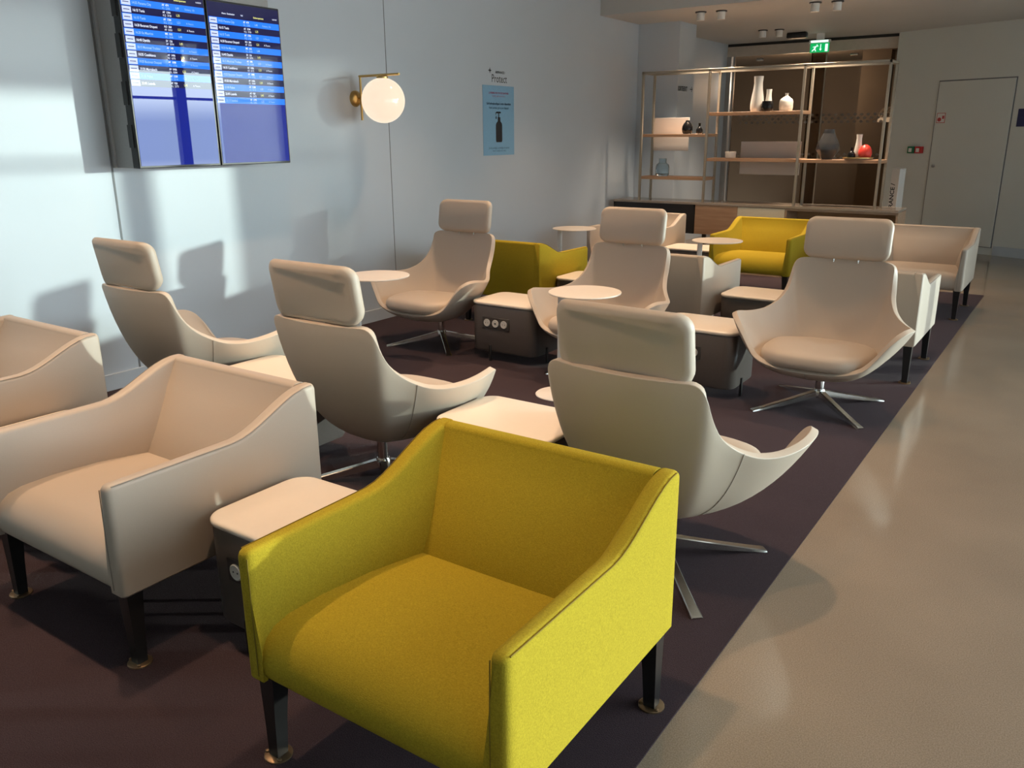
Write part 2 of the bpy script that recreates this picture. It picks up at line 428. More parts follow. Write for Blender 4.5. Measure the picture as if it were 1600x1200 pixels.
# window wall on the right: low sill, mullions, glass, an open foot where the glazing reaches the floor
WT = 2.95
bm = newbox(RX, RX + .25, YB, 12, WT, CEIL + .2); struct('wall_right_head', bm, 'wall_dim')
bm = bmesh.new(); box(bm, RX, RX + .25, -1.0, 7.85, 0, 0.36); box(bm, RX, RX + .25, YB, -1.0, 0, WT); box(bm, RX, RX + .25, 8.75, 10.4, 0, 0.36); box(bm, RX, RX + .25, 10.4, 12, 0, WT)
struct('wall_right', bm, 'wall_dim')
bm = bmesh.new()
for y, hw in ((-0.95, .045), (0.4, .045), (1.9, .045), (4.5, .045), (6.4, .045), (8.41, .085)):
    box(bm, RX + .06, RX + .16, y - hw, y + hw, 0.0, WT)
for z in (0.40, 2.12, 2.60):
    box(bm, RX + .09, RX + .14, -1.0, 10.4, z - .02, z + .02)
w = struct('window_1', bm, 'alu')
gl = obj('window_pane', newbox(RX + .108, RX + .114, -1.0, 10.4, 0.0, WT), 'window_glass', w, False)
bl = obj('sun_diffuser_sheet', newbox(RX + .02, RX + .024, 9.08, 10.35, 0.36, WT), 'diffuser', w, False)  # unseen sheet added to stop direct sun yet look bright in the screens
obj('sun_dimmer_strip', newbox(RX + .028, RX + .032, -0.95, 9.06, 2.50, WT), 'dimmer', w, False)  # unseen strip added to soften the sun's upper edge and dim its reflection

# far glass doors, header, and the corridor behind them
struct('wall_corridor', newbox(-8.2, 2.0, 17.4, 17.6, 0, LOW), 'brown_wall')
struct('wall_corridor_side', newbox(-2.42, -2.3, GY + .1, 17.4, 0, LOW), 'brown_wall')
struct('wall_corridor_left', newbox(-8.3, -8.2, GY + .1, 17.6, 0, LOW), 'brown_wall')
struct('wall_corridor_return', newbox(-8.2, WX, GY, GY + .12, 0, LOW), 'brown_wall')
struct('wall_corridor_pier', newbox(-3.55, -3.1, 15.6, 15.9, 0, LOW), 'brown_wall')
bm = bmesh.new(); box(bm, WX, -2.5, GY - .03, GY + .05, 2.66, 2.80); struct('trim_header', bm, 'header')
bm = bmesh.new(); box(bm, WX, -2.5, GY - .02, GY + .05, 2.80, LOW); struct('trim_header_gap', bm, 'black_plastic')
bm = bmesh.new(); box(bm, WX, WX + .07, GY - .03, GY + .03, 0, 2.66); box(bm, WX + .10, WX + .125, GY - .02, GY + .02, 0, 2.66)
struct('trim_jamb', bm, 'grey_metal')
for i, (x0, x1, yy) in enumerate(((WX + .125, -3.50, GY), (-3.72, -2.5, GY + .06))):
    dr = struct('door_%d' % (i + 2), newbox(x0, x1, yy - .005, yy + .005, 0.02, 2.66), 'door_glass', label='bronze tinted glass door leaf at the far end of the lounge')
    e = x1 if i == 0 else x0
    obj('door_edge', newbox(e - .008, e + .008, yy - .008, yy + .008, 0.02, 2.66), 'shelf_metal', dr, False)
    bm = bmesh.new()
    for z in (1.18, 1.74):
        k = 0
        x = x0 + .1
        while x < x1 - .1:
            for dz in (-.05, 0, .05):
                if (k + int(dz * 20)) % 2: continue
                flat(bm, [(x - .03, yy - .0065, z + dz), (x, yy - .0065, z + dz - .022), (x + .03, yy - .0065, z + dz), (x, yy - .0065, z + dz + .022)])
            k += 1; x += .045
    obj('film_pattern', bm, 'frost', dr, False)
    bm = bmesh.new(); tube(bm, [(x0 + .35 + .2 * i, yy - .05, 2.60), (x0 + .45 + .2 * i, yy - .05, 2.60)], .022); box(bm, x0 + .38 + .2 * i, x0 + .42 + .2 * i, yy - .05, yy - .005, 2.585, 2.615)
    obj('door_hanger', bm, 'chrome', dr)

# ------------------------------------------------------------------ ceiling downlights (the lounge's lamps, plus added unseen ones)
def downlight(x, y, z, label, on=True, group=None, power=1.0, cone=84, col=WARM):
    t = thing('downlight', label, 'ceiling light', (x, y, z), 0, group)
    bm = bmesh.new(); lathe(bm, [(0.045, -.012), (0.062, -.012), (0.062, 0)], 24); obj('ceiling_ring', bm, 'black_plastic', t)
    bm = bmesh.new(); lathe(bm, [(0.036, -.092), (0.043, -.092), (0.043, -.01), (0, -.01)], 24); obj('canister', bm, 'white_metal', t)
    bm = bmesh.new(); lathe(bm, [(0.0, -.088), (0.034, -.088), (0.034, -.085)], 24); obj('lamp_lens', bm, 'lens', t)
    ld = bpy.data.lights.new('spot_beam', 'SPOT'); ld.energy = SPOT_W * power; ld.color = col; ld.shadow_soft_size = 0.05
    ld.spot_size = math.radians(cone); ld.spot_blend = 1.0
    lo = bpy.data.objects.new('spot_beam', ld); C.objects.link(lo); lo.parent = t; lo.location = (0, 0, -.11)
    return t
VIS = {(-3.93, 9.5): 'left white downlight of the pair nearest the long wall, just behind the ceiling step', (-3.71, 9.55): 'right white downlight of the pair nearest the long wall, just behind the ceiling step',
       (-3.94, 11.65): 'left white downlight of the farthest pair, towards the glass doors', (-3.74, 11.71): 'right white downlight of the farthest pair, towards the glass doors',
       (-2.70, 9.56): 'left white downlight of the pair cut by the top frame edge', (-2.49, 9.61): 'right white downlight of the pair cut by the top frame edge'}
for (x, y), lb in VIS.items(): downlight(x, y, LOW, lb, power=.8, cone=92, col=(1, .80, .60), group='white can downlights on the low ceiling')
for x in (-3.82, -2.58):
    for y in (1.5, 3.5, 5.5, 7.4, 8.8):  # farthest row added to brighten the cabinet fronts
        t = downlight(x, y, CEIL, 'white can downlight over the seats, outside the picture', group='downlights over the seats', power=(.55 if y > 8 else .85 if y > 7 else 1.0), cone=84)
for x, y in ((-0.86, 5.3), (-1.35, 1.5), (-1.35, 3.4), (0.9, 3.0), (-1.3, 8.8)):  # first follows its floor streak; the others mostly added to brighten seats and aisle
    downlight(x, y, CEIL, 'white can downlight outside the picture, set for its light on the aisle side', group='downlights over the aisle', power=0.9 if y == 3.4 else 0.35 if x > 0 else 0.6)
# fill light added to brighten the corridor, without a fixture
ld = bpy.data.lights.new('corridor_fill', 'POINT'); ld.energy = 60; ld.color = (1, .8, .62); ld.shadow_soft_size = .2
lo = bpy.data.objects.new('corridor_fill', ld); C.objects.link(lo); lo.location = (-4.4, 15.0, 2.3)

# ------------------------------------------------------------------ swivel lounge chair
RIM = [(0, .385, .815), (.12, .377, .815), (.2, .36, .815), (.262, .338, .81), (.293, .322, .775), (.306, .285, .69), (.318, .235, .62), (.346, .17, .565), (.388, .105, .530), (.430, .035, .518),
       (.462, -.04, .520), (.482, -.12, .530), (.484, -.195, .540), (.466, -.258, .538), (.430, -.308, .512), (.384, -.336, .46), (.338, -.352, .395), (.285, -.372, .335), (.17, -.388, .300), (0, -.394, .292)]
def catmull(P, n):
    out = []
    for i in range(len(P) - 1):
        p0 = Vector(P[max(i - 1, 0)]); p1 = Vector(P[i]); p2 = Vector(P[i + 1]); p3 = Vector(P[min(i + 2, len(P) - 1)])
        if i == 0: p0 = Vector((-P[1][0], P[1][1], P[1][2]))
        if i == len(P) - 2: p3 = Vector((-P[-2][0], P[-2][1], P[-2][2]))
        for k in range(n):
            t = k / n
            out.append(0.5 * ((2 * p1) + (p2 - p0) * t + (2 * p0 - 5 * p1 + 4 * p2 - p3) * t * t + (3 * p1 - p0 - 3 * p2 + p3) * t ** 3))
    out.append(Vector(P[-1])); return out
half = catmull(RIM, 3)
LOOP = half + [Vector((-p.x, p.y, p.z)) for p in half[-2:0:-1]]
PC = Vector((0, -.02, .20))
def sst(a, b, x):
    t = max(0, min(1, (x - a) / (b - a))); return t * t * (3 - 2 * t)
def meridian(p, t, inset=0.0):
    """point on the shell between the under-seat centre (t=0) and the rim point p (t=1)"""
    back = sst(.02, .34, p.y); front = sst(-.22, -.36, p.y)
    side = max(0, 1 - back - front)
    d = Vector((p.x - PC.x, p.y - PC.y, 0))
    k1 = .62 * back + .50 * side + .62 * front; k2 = .90 * back + .80 * side + .98 * front
    zf = .46 * back + .42 * side + .55 * front
    P1 = PC + d * k1 + Vector((0, 0, -.01)); P2 = PC + d * k2; P2.z = PC.z + (p.z - PC.z) * zf
    u = 1 - t
    return PC * u ** 3 + P1 * (3 * u * u * t) + P2 * (3 * u * t * t) + p * t ** 3
def make_swivel(label):
    t = thing('swivel_chair', label, 'swivel armchair', group='beige swivel chairs')
    bm = bmesh.new()
    N, K = len(LOOP), 16
    c0 = bm.verts.new(PC)
    grid = []
    for k in range(2, K + 1):
        row = [meridian(p, k / K) for p in LOOP]
        for _ in range(int(26 * (1 - (k / K)) ** .8)):
            row = [row[i] * .5 + (row[i - 1] + row[(i + 1) % N]) * .25 for i in range(N)]
        grid.append(row)
    rows = [[bm.verts.new(p) for p in row] for row in grid]
    for i in range(N): bm.faces.new((c0, rows[0][i], rows[0][(i + 1) % N]))
    for a, b in zip(rows, rows[1:]):
        for i in range(N):
            j = (i + 1) % N; bm.faces.new((a[i], b[i], b[j], a[j]))
    bmesh.ops.recalc_face_normals(bm, faces=bm.faces[:])
    if sum(f.normal.z for f in bm.faces if f.calc_center_median().z < .25) > 0:
        bmesh.ops.reverse_faces(bm, faces=bm.faces[:])
    sh = obj('shell', bm, 'leather', t, True, 180)
    md = sh.modifiers.new('thick', 'SOLIDIFY'); md.thickness = 0.030; md.offset = -1; md.use_even_offset = False
    md = sh.modifiers.new('round', 'BEVEL'); md.width = 0.0135; md.segments = 4; md.limit_method = 'ANGLE'; md.angle_limit = math.radians(50)
    # stitched seams: rim piping, two back meridians, one at the front
    for s in (1, -1):
        p = min((q for q in LOOP if q.x * s > 0), key=lambda q: abs(q.y - .15) + abs(q.z - .555))
        bm = bmesh.new(); tube(bm, [meridian(p, k / 20) for k in range(7, 21)], .0016, 6); obj('back_seam', bm, 'thread', t)
    bm = bmesh.new(); tube(bm, [meridian(LOOP[len(half) - 1], k / 12) for k in range(6, 13)], .0016, 6); obj('front_seam', bm, 'thread', t)
    # seat cushion
    bm = bmesh.new()
    out = []
    for i in range(48):
        a = 2 * PI * i / 48; ca, sa = math.cos(a), math.sin(a)
        x = .298 * (abs(ca) ** .58) * (1 if ca > 0 else -1); y = -.10 + (.294 if sa > 0 else .312) * (abs(sa) ** .66) * (1 if sa > 0 else -1)
        if y > 0: x *= 1 - .25 * (y / .2)
        out.append((x, y))
    rings = []
    for sc, z in ((.80, .292), (.93, .298), (.985, .312), (1.0, .335), (.988, .358), (.95, .376), (.87, .388), (.72, .396), (.45, .400), (.2, .401)):
        rings.append([(x * sc, -.10 + (y + .10) * sc, z + .006 * max(0, -y) / .3 - .02 * max(0, y) / .2) for x, y in out])
    loft(bm, rings)
    obj('seat_cushion', bm, 'leather', t, True, 60)
    # headrest pillow, gently dished, leaning back
    bm = bmesh.new()
    ol = rrect(.49, .245, .055, 6)
    rings = []
    for sc, dy in ((.90, .0), (.965, .006), (.99, .016), (1, .028), (.99, .040), (.965, .050), (.90, .056)):
        rings.append([(x * sc, dy - .85 * x * x, z * (1 - (1 - sc) * 2)) for x, z in ol])
    loft(bm, rings)
    hm = Matrix.Translation((0, .360, .938)) @ Matrix.Rotation(math.radians(-9), 4, 'X')
    bmesh.ops.transform(bm, matrix=hm, verts=bm.verts[:])
    hd = obj('headrest', bm, 'leather', t, True, 50)
    for x in (-.07, .07):
        bm = bmesh.new(); tube(bm, [(x, .354, .795), (x, .357, .838)], .006, 8); obj('headrest_pin', bm, 'chrome', hd)
    # column and four-star foot
    bm = bmesh.new(); lathe(bm, [(.020, .075), (.026, .08), (.026, .20), (.024, .235)], 24); obj('column', bm, 'chrome', t)
    bm = bmesh.new(); lathe(bm, [(.030, .055), (.036, .062), (.036, .092), (.030, .104)], 24); obj('hub', bm, 'chrome', t)
    for k in range(4):
        a = PI / 4 + k * PI / 2
        bm = bmesh.new(); rings = []
        for r, w, z0, z1 in ((.02, .021, .062, .098), (.12, .020, .042, .074), (.25, .019, .020, .044), (.36, .020, .006, .020), (.415, .022, .0, .010), (.425, .022, .0, .006)):
            rings.append([(r, -w, z0), (r, w, z0), (r, w * .9, z1 - .003), (r, w * .7, z1), (r, -w * .7, z1), (r, -w * .9, z1 - .003)])
        loft(bm, rings)
        bmesh.ops.transform(bm, matrix=Matrix.Rotation(a, 4, 'Z'), verts=bm.verts[:])
        obj('leg', bm, 'chrome', t, True, 30)
    return t

CZ = 0.006     # carpet surface
sw = make_swivel('beige swivel chair seen from behind in front of the long wall, under the departure screens')
sw.location = (-3.946, 2.69, CZ); sw.rotation_euler.z = PI
GS = 'beige swivel chairs'
dup(sw, 'beige swivel chair seen from behind, between the wall-side chair and the large foreground one', (-2.55, 2.65, CZ), PI, GS)
s3 = dup(sw, 'largest beige swivel chair, seen from behind right behind the yellow foreground armchair', (-1.15, 2.65, CZ), PI - .05, GS)
for ch in children(s3):
    if ch.name.startswith('headrest'): ch.location.z -= .030; ch.location.y -= .016
dup(sw, 'beige swivel chair facing us, standing against the long wall left of a three-socket box', (-3.99, 4.86, CZ), 0.02, GS)
dup(sw, 'beige swivel chair facing us behind a round white table, middle of the facing row', (-2.56, 4.86, CZ), 0.0, GS)
s6 = dup(sw, 'beige swivel chair facing us at the carpet edge beside the aisle', (-1.15, 4.86, CZ), 0.02, GS)

# ------------------------------------------------------------------ low armchairs
def arm_top(y):
    s = (.395 - y) / .79
    return .602 + .108 * (1 - sst(.03, .46, s)) 
def make_armchair(kind, label, group):
    cloth = M['yellow'] if kind == 'yellow' else M['leather']
    th = M['yellow_seam'] if kind == 'yellow' else M['thread']
    t = thing('armchair', label, 'armchair', group=group)
    ZB = .245
    def fil(cx, cz, r, a0, a1, n=5):
        return [(cx + r * math.cos(math.radians(a0 + (a1 - a0) * i / n)), cz + r * math.sin(math.radians(a0 + (a1 - a0) * i / n))) for i in range(n + 1)]
    for s in (1, -1):
        bm = bmesh.new(); rings = []
        ys = [-.397, -.394, -.387, -.378] + [-.36 + .745 * i / 22 for i in range(23)] + [.390, .395]
        for i, y in enumerate(ys):
            ins = {0: .017, 1: .008, 2: .0025, len(ys) - 1: .006, len(ys) - 2: .0015}.get(i, 0)
            u = max(0.0, (y + .395) / .79)
            zt = arm_top(y) - ins
            xo = .396 - ins
            th_top = (.046 + .012 * u) - 2 * ins
            r = min(.017, th_top / 2 - .002)
            xi = xo - th_top
            bulge = .008 * math.sin(PI * min(1, max(0, u)))
            xb = xo - (.045 + .14 * u ** 1.15) + ins * .5
            ring = [(xo - .008, ZB + ins * .4), (xo, ZB + .008)]
            ring += [(xo + bulge * .3, .36), (xo + bulge * .3, .5)]
            ring += fil(xo - r, zt - r, r, 0, 90) + fil(xi + r, zt - r, r, 90, 180)
            ring += [(xi - (xi - xb) * .35 - bulge, zt - (zt - .40) * .33), (xi - (xi - xb) * .72 - bulge, zt - (zt - .40) * .7), (xb, .40), (xb - .01, .33), (xb - .005, ZB + ins * .4)]
            rings.append([(s * x, y, z) for x, z in ring])
        loft(bm, rings)
        obj('armrest', bm, cloth, t, True, 40)
        # piping along the outer top edge
    bm = bmesh.new(); rings = []
    n = 14
    for i in range(n + 1):
        x = -.342 + .684 * i / n
        q = math.cos(PI * x / .72)
        ring = [(.387, ZB), (.395, ZB + .008), (.396, .5)]
        ring += fil(.395 - .018, .710 - .018, .018, 0, 90) + fil(.338 + .018, .710 - .018, .018, 90, 180)
        ring += [(.275 - .018 * q, .61), (.205 - .02 * q, .50), (.125 - .01 * q, .385), (.12, .33), (.125, ZB)]
        rings.append([(x, y, z) for y, z in ring])
    loft(bm, rings)
    obj('backrest', bm, cloth, t, True, 40)
    # seat: waterfall front, slight crown
    bm = bmesh.new(); rings = []
    n = 24
    for i in range(n + 1):
        x = -.352 + .704 * i / n
        q = max(0, 1 - (x / .37) ** 2)
        e = abs(x) / .352
        c = .012 * q
        fr = .010 * (1 - q)
        ring = [(-.37, ZB + .004), (-.383 + fr * 0, ZB + .012), (-.392, .275), (-.394, .305), (-.388, .335), (-.372, .362), (-.345, .382 + c * .6), (-.30, .395 + c), (-.2, .403 + c * 1.2), (-.05, .404 + c), (.1, .396 + c * .5), (.22, .388), (.22, ZB + .01)]
        rings.append([(x, y, z) for y, z in ring])
    loft(bm, rings)
    obj('seat', bm, cloth, t, True, 50)
    # seams down the inner corners and on the arm fronts
    for s in (1, -1):
        bm = bmesh.new(); tube(bm, [(s * .353, -.398, ZB + .02), (s * .353, -.398, .42), (s * .354, -.395, .585)], .0016, 6); obj('front_seam', bm, th, t)
        bm = bmesh.new(); tube(bm, [(s * .392, y, arm_top(y) - .004) for y in [-.38 + .76 * i / 20 for i in range(21)]], .0018, 6); obj('arm_piping', bm, th, t)
    for sx in (1, -1):
        for sy in (1, -1):
            bm = bmesh.new()
            x, y = sx * .355, sy * .352
            rings = []
            for z, h in ((0.004, .0165), (.12, .020), (.25, .026)):
                ox, oy = x + sx * (.026 - h) * .6, y + sy * (.026 - h) * .6
                rings.append([(ox - h, oy - h, z), (ox + h, oy - h, z), (ox + h, oy + h, z), (ox - h, oy + h, z)])
            loft(bm, rings)
            lg = obj('leg', bm, 'black_leg', t, True, 30)
            bm = bmesh.new(); ox, oy = x + sx * .006, y + sy * .006
            lathe(bm, [(.037, 0), (.037, .004), (.033, .006)], 20, ox, oy, 0)
            lathe(bm, [(.006, .006), (.006, .010), (.003, .012)], 10, ox - .028, oy - .012, 0)
            lathe(bm, [(.006, .006), (.006, .010), (.003, .012)], 10, ox + .024, oy - .018, 0)
            obj('floor_bracket', bm, 'bronze', lg, True)
    return t
GB, GY_ = 'beige low armchairs', 'yellow low armchairs'
ac = make_armchair('beige', 'beige armchair in the foreground, second from left, in front of a white-topped box', GB)
ac.location = (-2.553, 1.525, CZ)
dup(ac, 'beige armchair cut off by the left picture edge, by the long wall', (-3.945, 1.54, CZ), 0, GB)
dup(ac, 'beige armchair seen from behind, between the middle and right facing swivel chairs', (-2.588, 5.99, CZ), PI, GB)
dup(ac, 'beige armchair seen from behind, its right side lit by the sun beside the aisle', (-1.175, 5.985, CZ), PI, GB)
dup(ac, 'beige armchair in the far row by the long wall, mostly hidden by a headrest', (-4.0, 8.22, CZ), 0, GB)
dup(ac, 'beige armchair facing us in the far row at the aisle', (-1.185, 8.225, CZ), 0, GB)
ay = make_armchair('yellow', 'large mustard yellow armchair nearest to the camera', GY_)
ay.location = (-1.165, 1.495, CZ)
dup(ay, 'mustard yellow armchair seen from behind beside the long wall', (-3.965, 6.0, CZ), PI, GY_)
dup(ay, 'mustard yellow armchair facing us in front of the low cabinet', (-2.63, 8.22, CZ), 0, GY_)

# ------------------------------------------------------------------ white-topped boxes with sockets
def make_box(label):
    t = thing('power_box_table', label, 'side table', group='white topped socket boxes')
    w, d = .545, .405
    bm = bmesh.new()
    rings = []
    for sc, z in ((.022, .062), (.006, .068), (0, .080), (0, .385), (.004, .395)):
        rings.append([(x * (1 - sc * 2 / w), y * (1 - sc * 2 / d), z) for x, y in rrect(w, d, .07, 8)])
    loft(bm, rings); obj('body', bm, 'box', t, True, 40)
    bm = bmesh.new(); rings = []
    for o_, z in ((-.006, .395), (.002, .398), (.006, .405), (.006, .413), (.002, .418), (-.006, .420)):
        rings.append([(x, y, z) for x, y in rrect(w + 2 * o_, d + 2 * o_, .072 + o_, 8)])
    loft(bm, rings); obj('table_top', bm, 'tabletop', t, True, 40)
    for x, y, rz in ((-.10, -d / 2, 0), (w / 2, -.05, PI / 2), (.10, d / 2, PI), (-w / 2, .05, -PI / 2)):
        bm = newbox(-.009, .009, -.010, .004, 0, .115, bev=.002, seg=1)
        bmesh.ops.transform(bm, matrix=Matrix.Translation((x, y, 0)) @ Matrix.Rotation(rz, 4, 'Z'), verts=bm.verts[:])
        obj('leg', bm, 'black_leg', t, True)
    p = obj('socket_panel', newbox(-.165, .065, -d / 2 - .006, -d / 2 + .004, .235, .315, bev=.002, seg=1), 'socket_plate', t, True)
    for k, x in enumerate((-.122, -.05, .022)):
        bm = bmesh.new()
        F = frame((x, -d / 2 - .006, .275), (1, 0, 0), (0, 0, 1))
        lathe(bm, [(.027, 0), (.027, .004), (.024, .006), (.021, .004)], 24, mx=F)
        so = obj('socket', bm, 'socket', p, True, 30)
        bm = bmesh.new()
        if k == 1: box(bm, x - .007, x + .007, -d / 2 - .0112, -d / 2 - .0098, .270, .280)
        else:
            for dx in (-.0095, .0095): lathe(bm, [(.003, 0), (.003, .0012)], 8, mx=frame((x + dx, -d / 2 - .0098, .275), (1, 0, 0), (0, 0, 1)))
        obj('socket_hole', bm, 'black_plastic', so, True)
    return t
GBX = 'white topped socket boxes'
bx = make_box('white-topped dark box between the foreground beige and yellow armchairs'); bx.location = (-1.850, 1.595, CZ)
dup(bx, 'white-topped box sliver between the two beige armchairs at the left edge', (-3.25, 1.56, CZ), 0, GBX)
dup(bx, 'white-topped box between the two swivel chairs at left, behind the beige foreground armchair', (-3.248, 2.66, CZ), PI, GBX)
dup(bx, 'white-topped box behind the yellow foreground armchair, left of the largest swivel chair', (-1.85, 2.70, CZ), PI, GBX)
dup(bx, 'white-topped dark box showing three round sockets in a row', (-3.265, 4.84, CZ), 0, GBX)
dup(bx, 'white-topped dark box showing one socket, left of the swivel chair by the aisle', (-1.87, 4.84, CZ), 0, GBX)
dup(bx, 'white-topped box edge beside the yellow armchair seen from behind', (-3.28, 6.0, CZ), PI, GBX)
dup(bx, 'white-topped dark box between the two beige armchairs seen from behind', (-1.87, 6.0, CZ), PI, GBX)
dup(bx, 'white-topped dark box at the far row, left of the facing yellow armchair', (-3.32, 8.18, CZ), 0, GBX)

# ------------------------------------------------------------------ small round tables
def make_round(label):
    t = thing('round_side_table', label, 'side table', group='small round white tables')
    bm = bmesh.new(); lathe(bm, [(.205, .642), (.214, .644), (.216, .648), (.214, .652), (.0, .653)], 56); obj('table_top', bm, 'tabletop', t, True, 30)
    bm = bmesh.new()
    rings = [[(-.145 + x, y, z) for x, y in rrect(.042, .03, .008, 3)] for z in (.006, .643)]
    loft(bm, rings); obj('pole', bm, 'white_metal', t, True)
    bm = bmesh.new(); lathe(bm, [(.155, 0), (.156, .004), (.152, .008), (0, .009)], 48, -.145, 0, 0); obj('base_plate', bm, 'white_metal', t, True, 30)
    return t
GR = 'small round white tables'
rt = make_round('round white table by the long wall, in front of the wall-side facing swivel chair'); rt.location = (-3.855, 4.04, CZ); rt.rotation_euler.z = .6
dup(rt, 'round white table in front of the middle facing swivel chair', (-2.39, 4.25, CZ), .2, GR)
dup(rt, 'round white table far back by the long wall, left of a headrest', (-4.18, 7.20, CZ), .35, GR)
dup(rt, 'round white table in front of the far yellow armchair', (-2.63, 6.99, CZ), .5, GR)

# ------------------------------------------------------------------ departure screens on a wall box
XB, XS = -4.775, -4.705
bk = thing('screen_mount', 'grey metal wall box carrying the departure screens', 'wall mount', (WX, 3.55, 1.37))
obj('mount_body', newbox(0, XB - WX, 2.975 - 3.55, 4.10 - 3.55, 0.0, 1.05, bev=.003, seg=1), 'grey_metal', bk, True)
obj('mount_edge', newbox(0.0, .03, 2.962 - 3.55, 2.975 - 3.55, 0.0, 1.05), 'alu', bk, True)
ROWS = [('14:55 Panama City', 'AF  474', 'KL  2206', 'L49', 'Embarq. 15h', 1), ('16:15 Tunis', 'AF  1394', 'KQ  3730', 'L25', '', 0), ('16:15 Tunis', 'AF  1784', 'KQ  3720', 'L21', "A l'heure", 1),
        ('16:20 Bucarest Otopeni', 'RO  384', 'AF  5050', 'L21', "A l'heure", 0), ('16:20 Ile Maurice', 'MK  015', 'KL  3848', 'L48', '', 1), ('16:40 Djedda', 'SV  126', 'AF  5074', 'L43', '', 0),
        ('18:15 Montreal Trudeau', 'AF  348', 'ME  4248', 'L33', "A l'heure", 1), ('18:35 Casablanca', 'AF  1496', 'KE  6375', 'L23', "A l'heure", 0), ('19:25 Bucarest Otopeni', 'AF  1888', 'MU  1776', 'L21', "A l'heure", 1),
        ('19:30 Marrakech', 'AF  5406', 'DL  8384', 'L25', "A l'heure", 0), ('21:00 Rabat', 'AF  1258', 'KL  2214', 'L23', "A l'heure", 1), ('22:05 Luanda', 'AF  928', 'KL  2273', 'L45', "A l'heure", 0), ('23:15 Istanbul', 'AF  1390', 'KL  2302', 'L25', "A l'heure", 1)]
def screen(y0, y1, z0, z1, label, rows, drop):
    t = thing('departure_screen', label, 'screen', (XS, (y0 + y1) / 2, z0), 0, 'portrait departure screens')
    cy = (y0 + y1) / 2; w = y1 - y0; h = z1 - z0
    bm = newbox(XB - XS, -.002, -w / 2, w / 2, 0, h, bev=.004, seg=1)
    for zz in ((.12, .36, .62, .84) if 'left' in label else ()): box(bm, XB - XS + .004, XB - XS + .045, -w / 2 - .008, -w / 2 + .01, zz, zz + .13)
    obj('housing', bm, 'black_plastic', t, True)
    iw = w - .024; x = .0
    def rect(bm, a, b, c, d, dx): flat(bm, [(dx, a, c), (dx, b, c), (dx, b, d), (dx, a, d)])
    p = obj('display', newbox(-.006, 0, -iw / 2, iw / 2, .014, h - .012), 'scr_bg', t, False)
    rh = .0395; top = h - .012 - .042 - drop
    bms = {k: bmesh.new() for k in ('scr_row', 'scr_dark', 'scr_text', 'scr_soft', 'scr_yellow', 'scr_logo')}
    def tx(k, s, a, z, size, sx=.9, bold=0.0): text_mesh(bms[k], s, size, frame((.0012, a, z), (0, 1, 0), (0, 0, 1)), sx=sx, bold=bold)
    rect(bms['scr_dark'], -iw / 2, iw / 2, top + .002, h - .012, .0005)
    tx('scr_text', 'Heure  Destination', -iw / 2 + .10, top + .022, .014, bold=.0002); tx('scr_text', 'Vol', -iw / 2 + .245, top + .022, .014, bold=.0003); tx('scr_yellow', 'Embarquement', -iw / 2 + .345, top + .018, .015, bold=.0004); tx('scr_text', '16:00:00', iw / 2 - .055, top + .022, .013)
    for i, (c, f1, f2, gte, st, br) in enumerate(rows):
        zt = top - i * rh; zb = zt - rh + .0015
        rect(bms['scr_row' if br else 'scr_dark'], -iw / 2, iw / 2, zb, zt, .0005)
        rect(bms['scr_logo'], -iw / 2 + .004, -iw / 2 + .060, zb + .003, zt - .003, .0009)
        rect(bms['scr_dark'], -iw / 2 + .012, -iw / 2 + .050, (zb + zt) / 2 - .002, (zb + zt) / 2 + .002, .0012)
        tk = 'scr_soft' if br else 'scr_text'
        tx(tk, c, -iw / 2 + .068, zb + .012, .020, .82 if len(c) < 19 else .76, .0003)
        tx('scr_text', f1, -iw / 2 + .262, zb + .021, .0165, .85, .0003); tx(tk, f2, -iw / 2 + .262, zb + .004, .0165, .85)
        tx('scr_soft' if br else 'scr_yellow', gte, -iw / 2 + .352, zb + .011, .018, .9, .0002)
        if st: tx(tk, st, -iw / 2 + .415, zb + .011, .016, .85)
    for k, b in bms.items():
        obj({'scr_row': 'bright_rows', 'scr_dark': 'dark_rows', 'scr_text': 'white_writing', 'scr_soft': 'pale_writing', 'scr_yellow': 'yellow_writing', 'scr_logo': 'logo_boxes'}[k], b, k, p, False)
    return t
screen(2.968, 3.543, 1.369, 2.375, 'left portrait departure screen, washed out by window glare', ROWS[:12], .015)
screen(3.549, 4.127, 1.369, 2.365, 'right portrait departure screen, deep blue below its list', ROWS, .045)

# ------------------------------------------------------------------ wall globe lamp
lp = thing('wall_lamp', 'glowing white globe lamp on a brass bracket on the long wall', 'wall lamp', (WX, 5.08, 1.83))
bm = bmesh.new(); lathe(bm, [(.062, 0), (.060, .012), (.050, .026), (.032, .036), (.012, .040), (0, .041)], 32, mx=frame((0, 0, 0), (0, 1, 0), (0, 0, 1))); obj('wall_rose', bm, 'brass', lp)
bm = bmesh.new(); tube(bm, [(.065, 0, -.165), (.065, 0, .168)], .009, 14); tube(bm, [(.03, 0, 0), (.065, 0, 0)], .008, 12); obj('upright_rod', bm, 'brass', lp)
bm = bmesh.new(); tube(bm, [(.056, 0, .165), (.475, 0, .165)], .009, 14); obj('top_rod', bm, 'brass', lp)
bm = bmesh.new(); lathe(bm, [(.045, .140), (.045, .152), (.02, .158)], 24, .30, 0, 0); obj('globe_cap', bm, 'brass', lp)
bm = bmesh.new(); r = .168
lathe(bm, [(r * math.sin(PI * i / 24), -.022 - r * math.cos(PI * i / 24)) for i in range(25)], 48, .30, 0, 0); gb = obj('globe', bm, 'opal', lp)
ld = bpy.data.lights.new('globe_light', 'POINT'); ld.energy = 7; ld.color = (1, .66, .36); ld.shadow_soft_size = .16
lo = bpy.data.objects.new('globe_light', ld); C.objects.link(lo); lo.parent = lp; lo.location = (.30, 0, -.022)
gb.visible_shadow = True

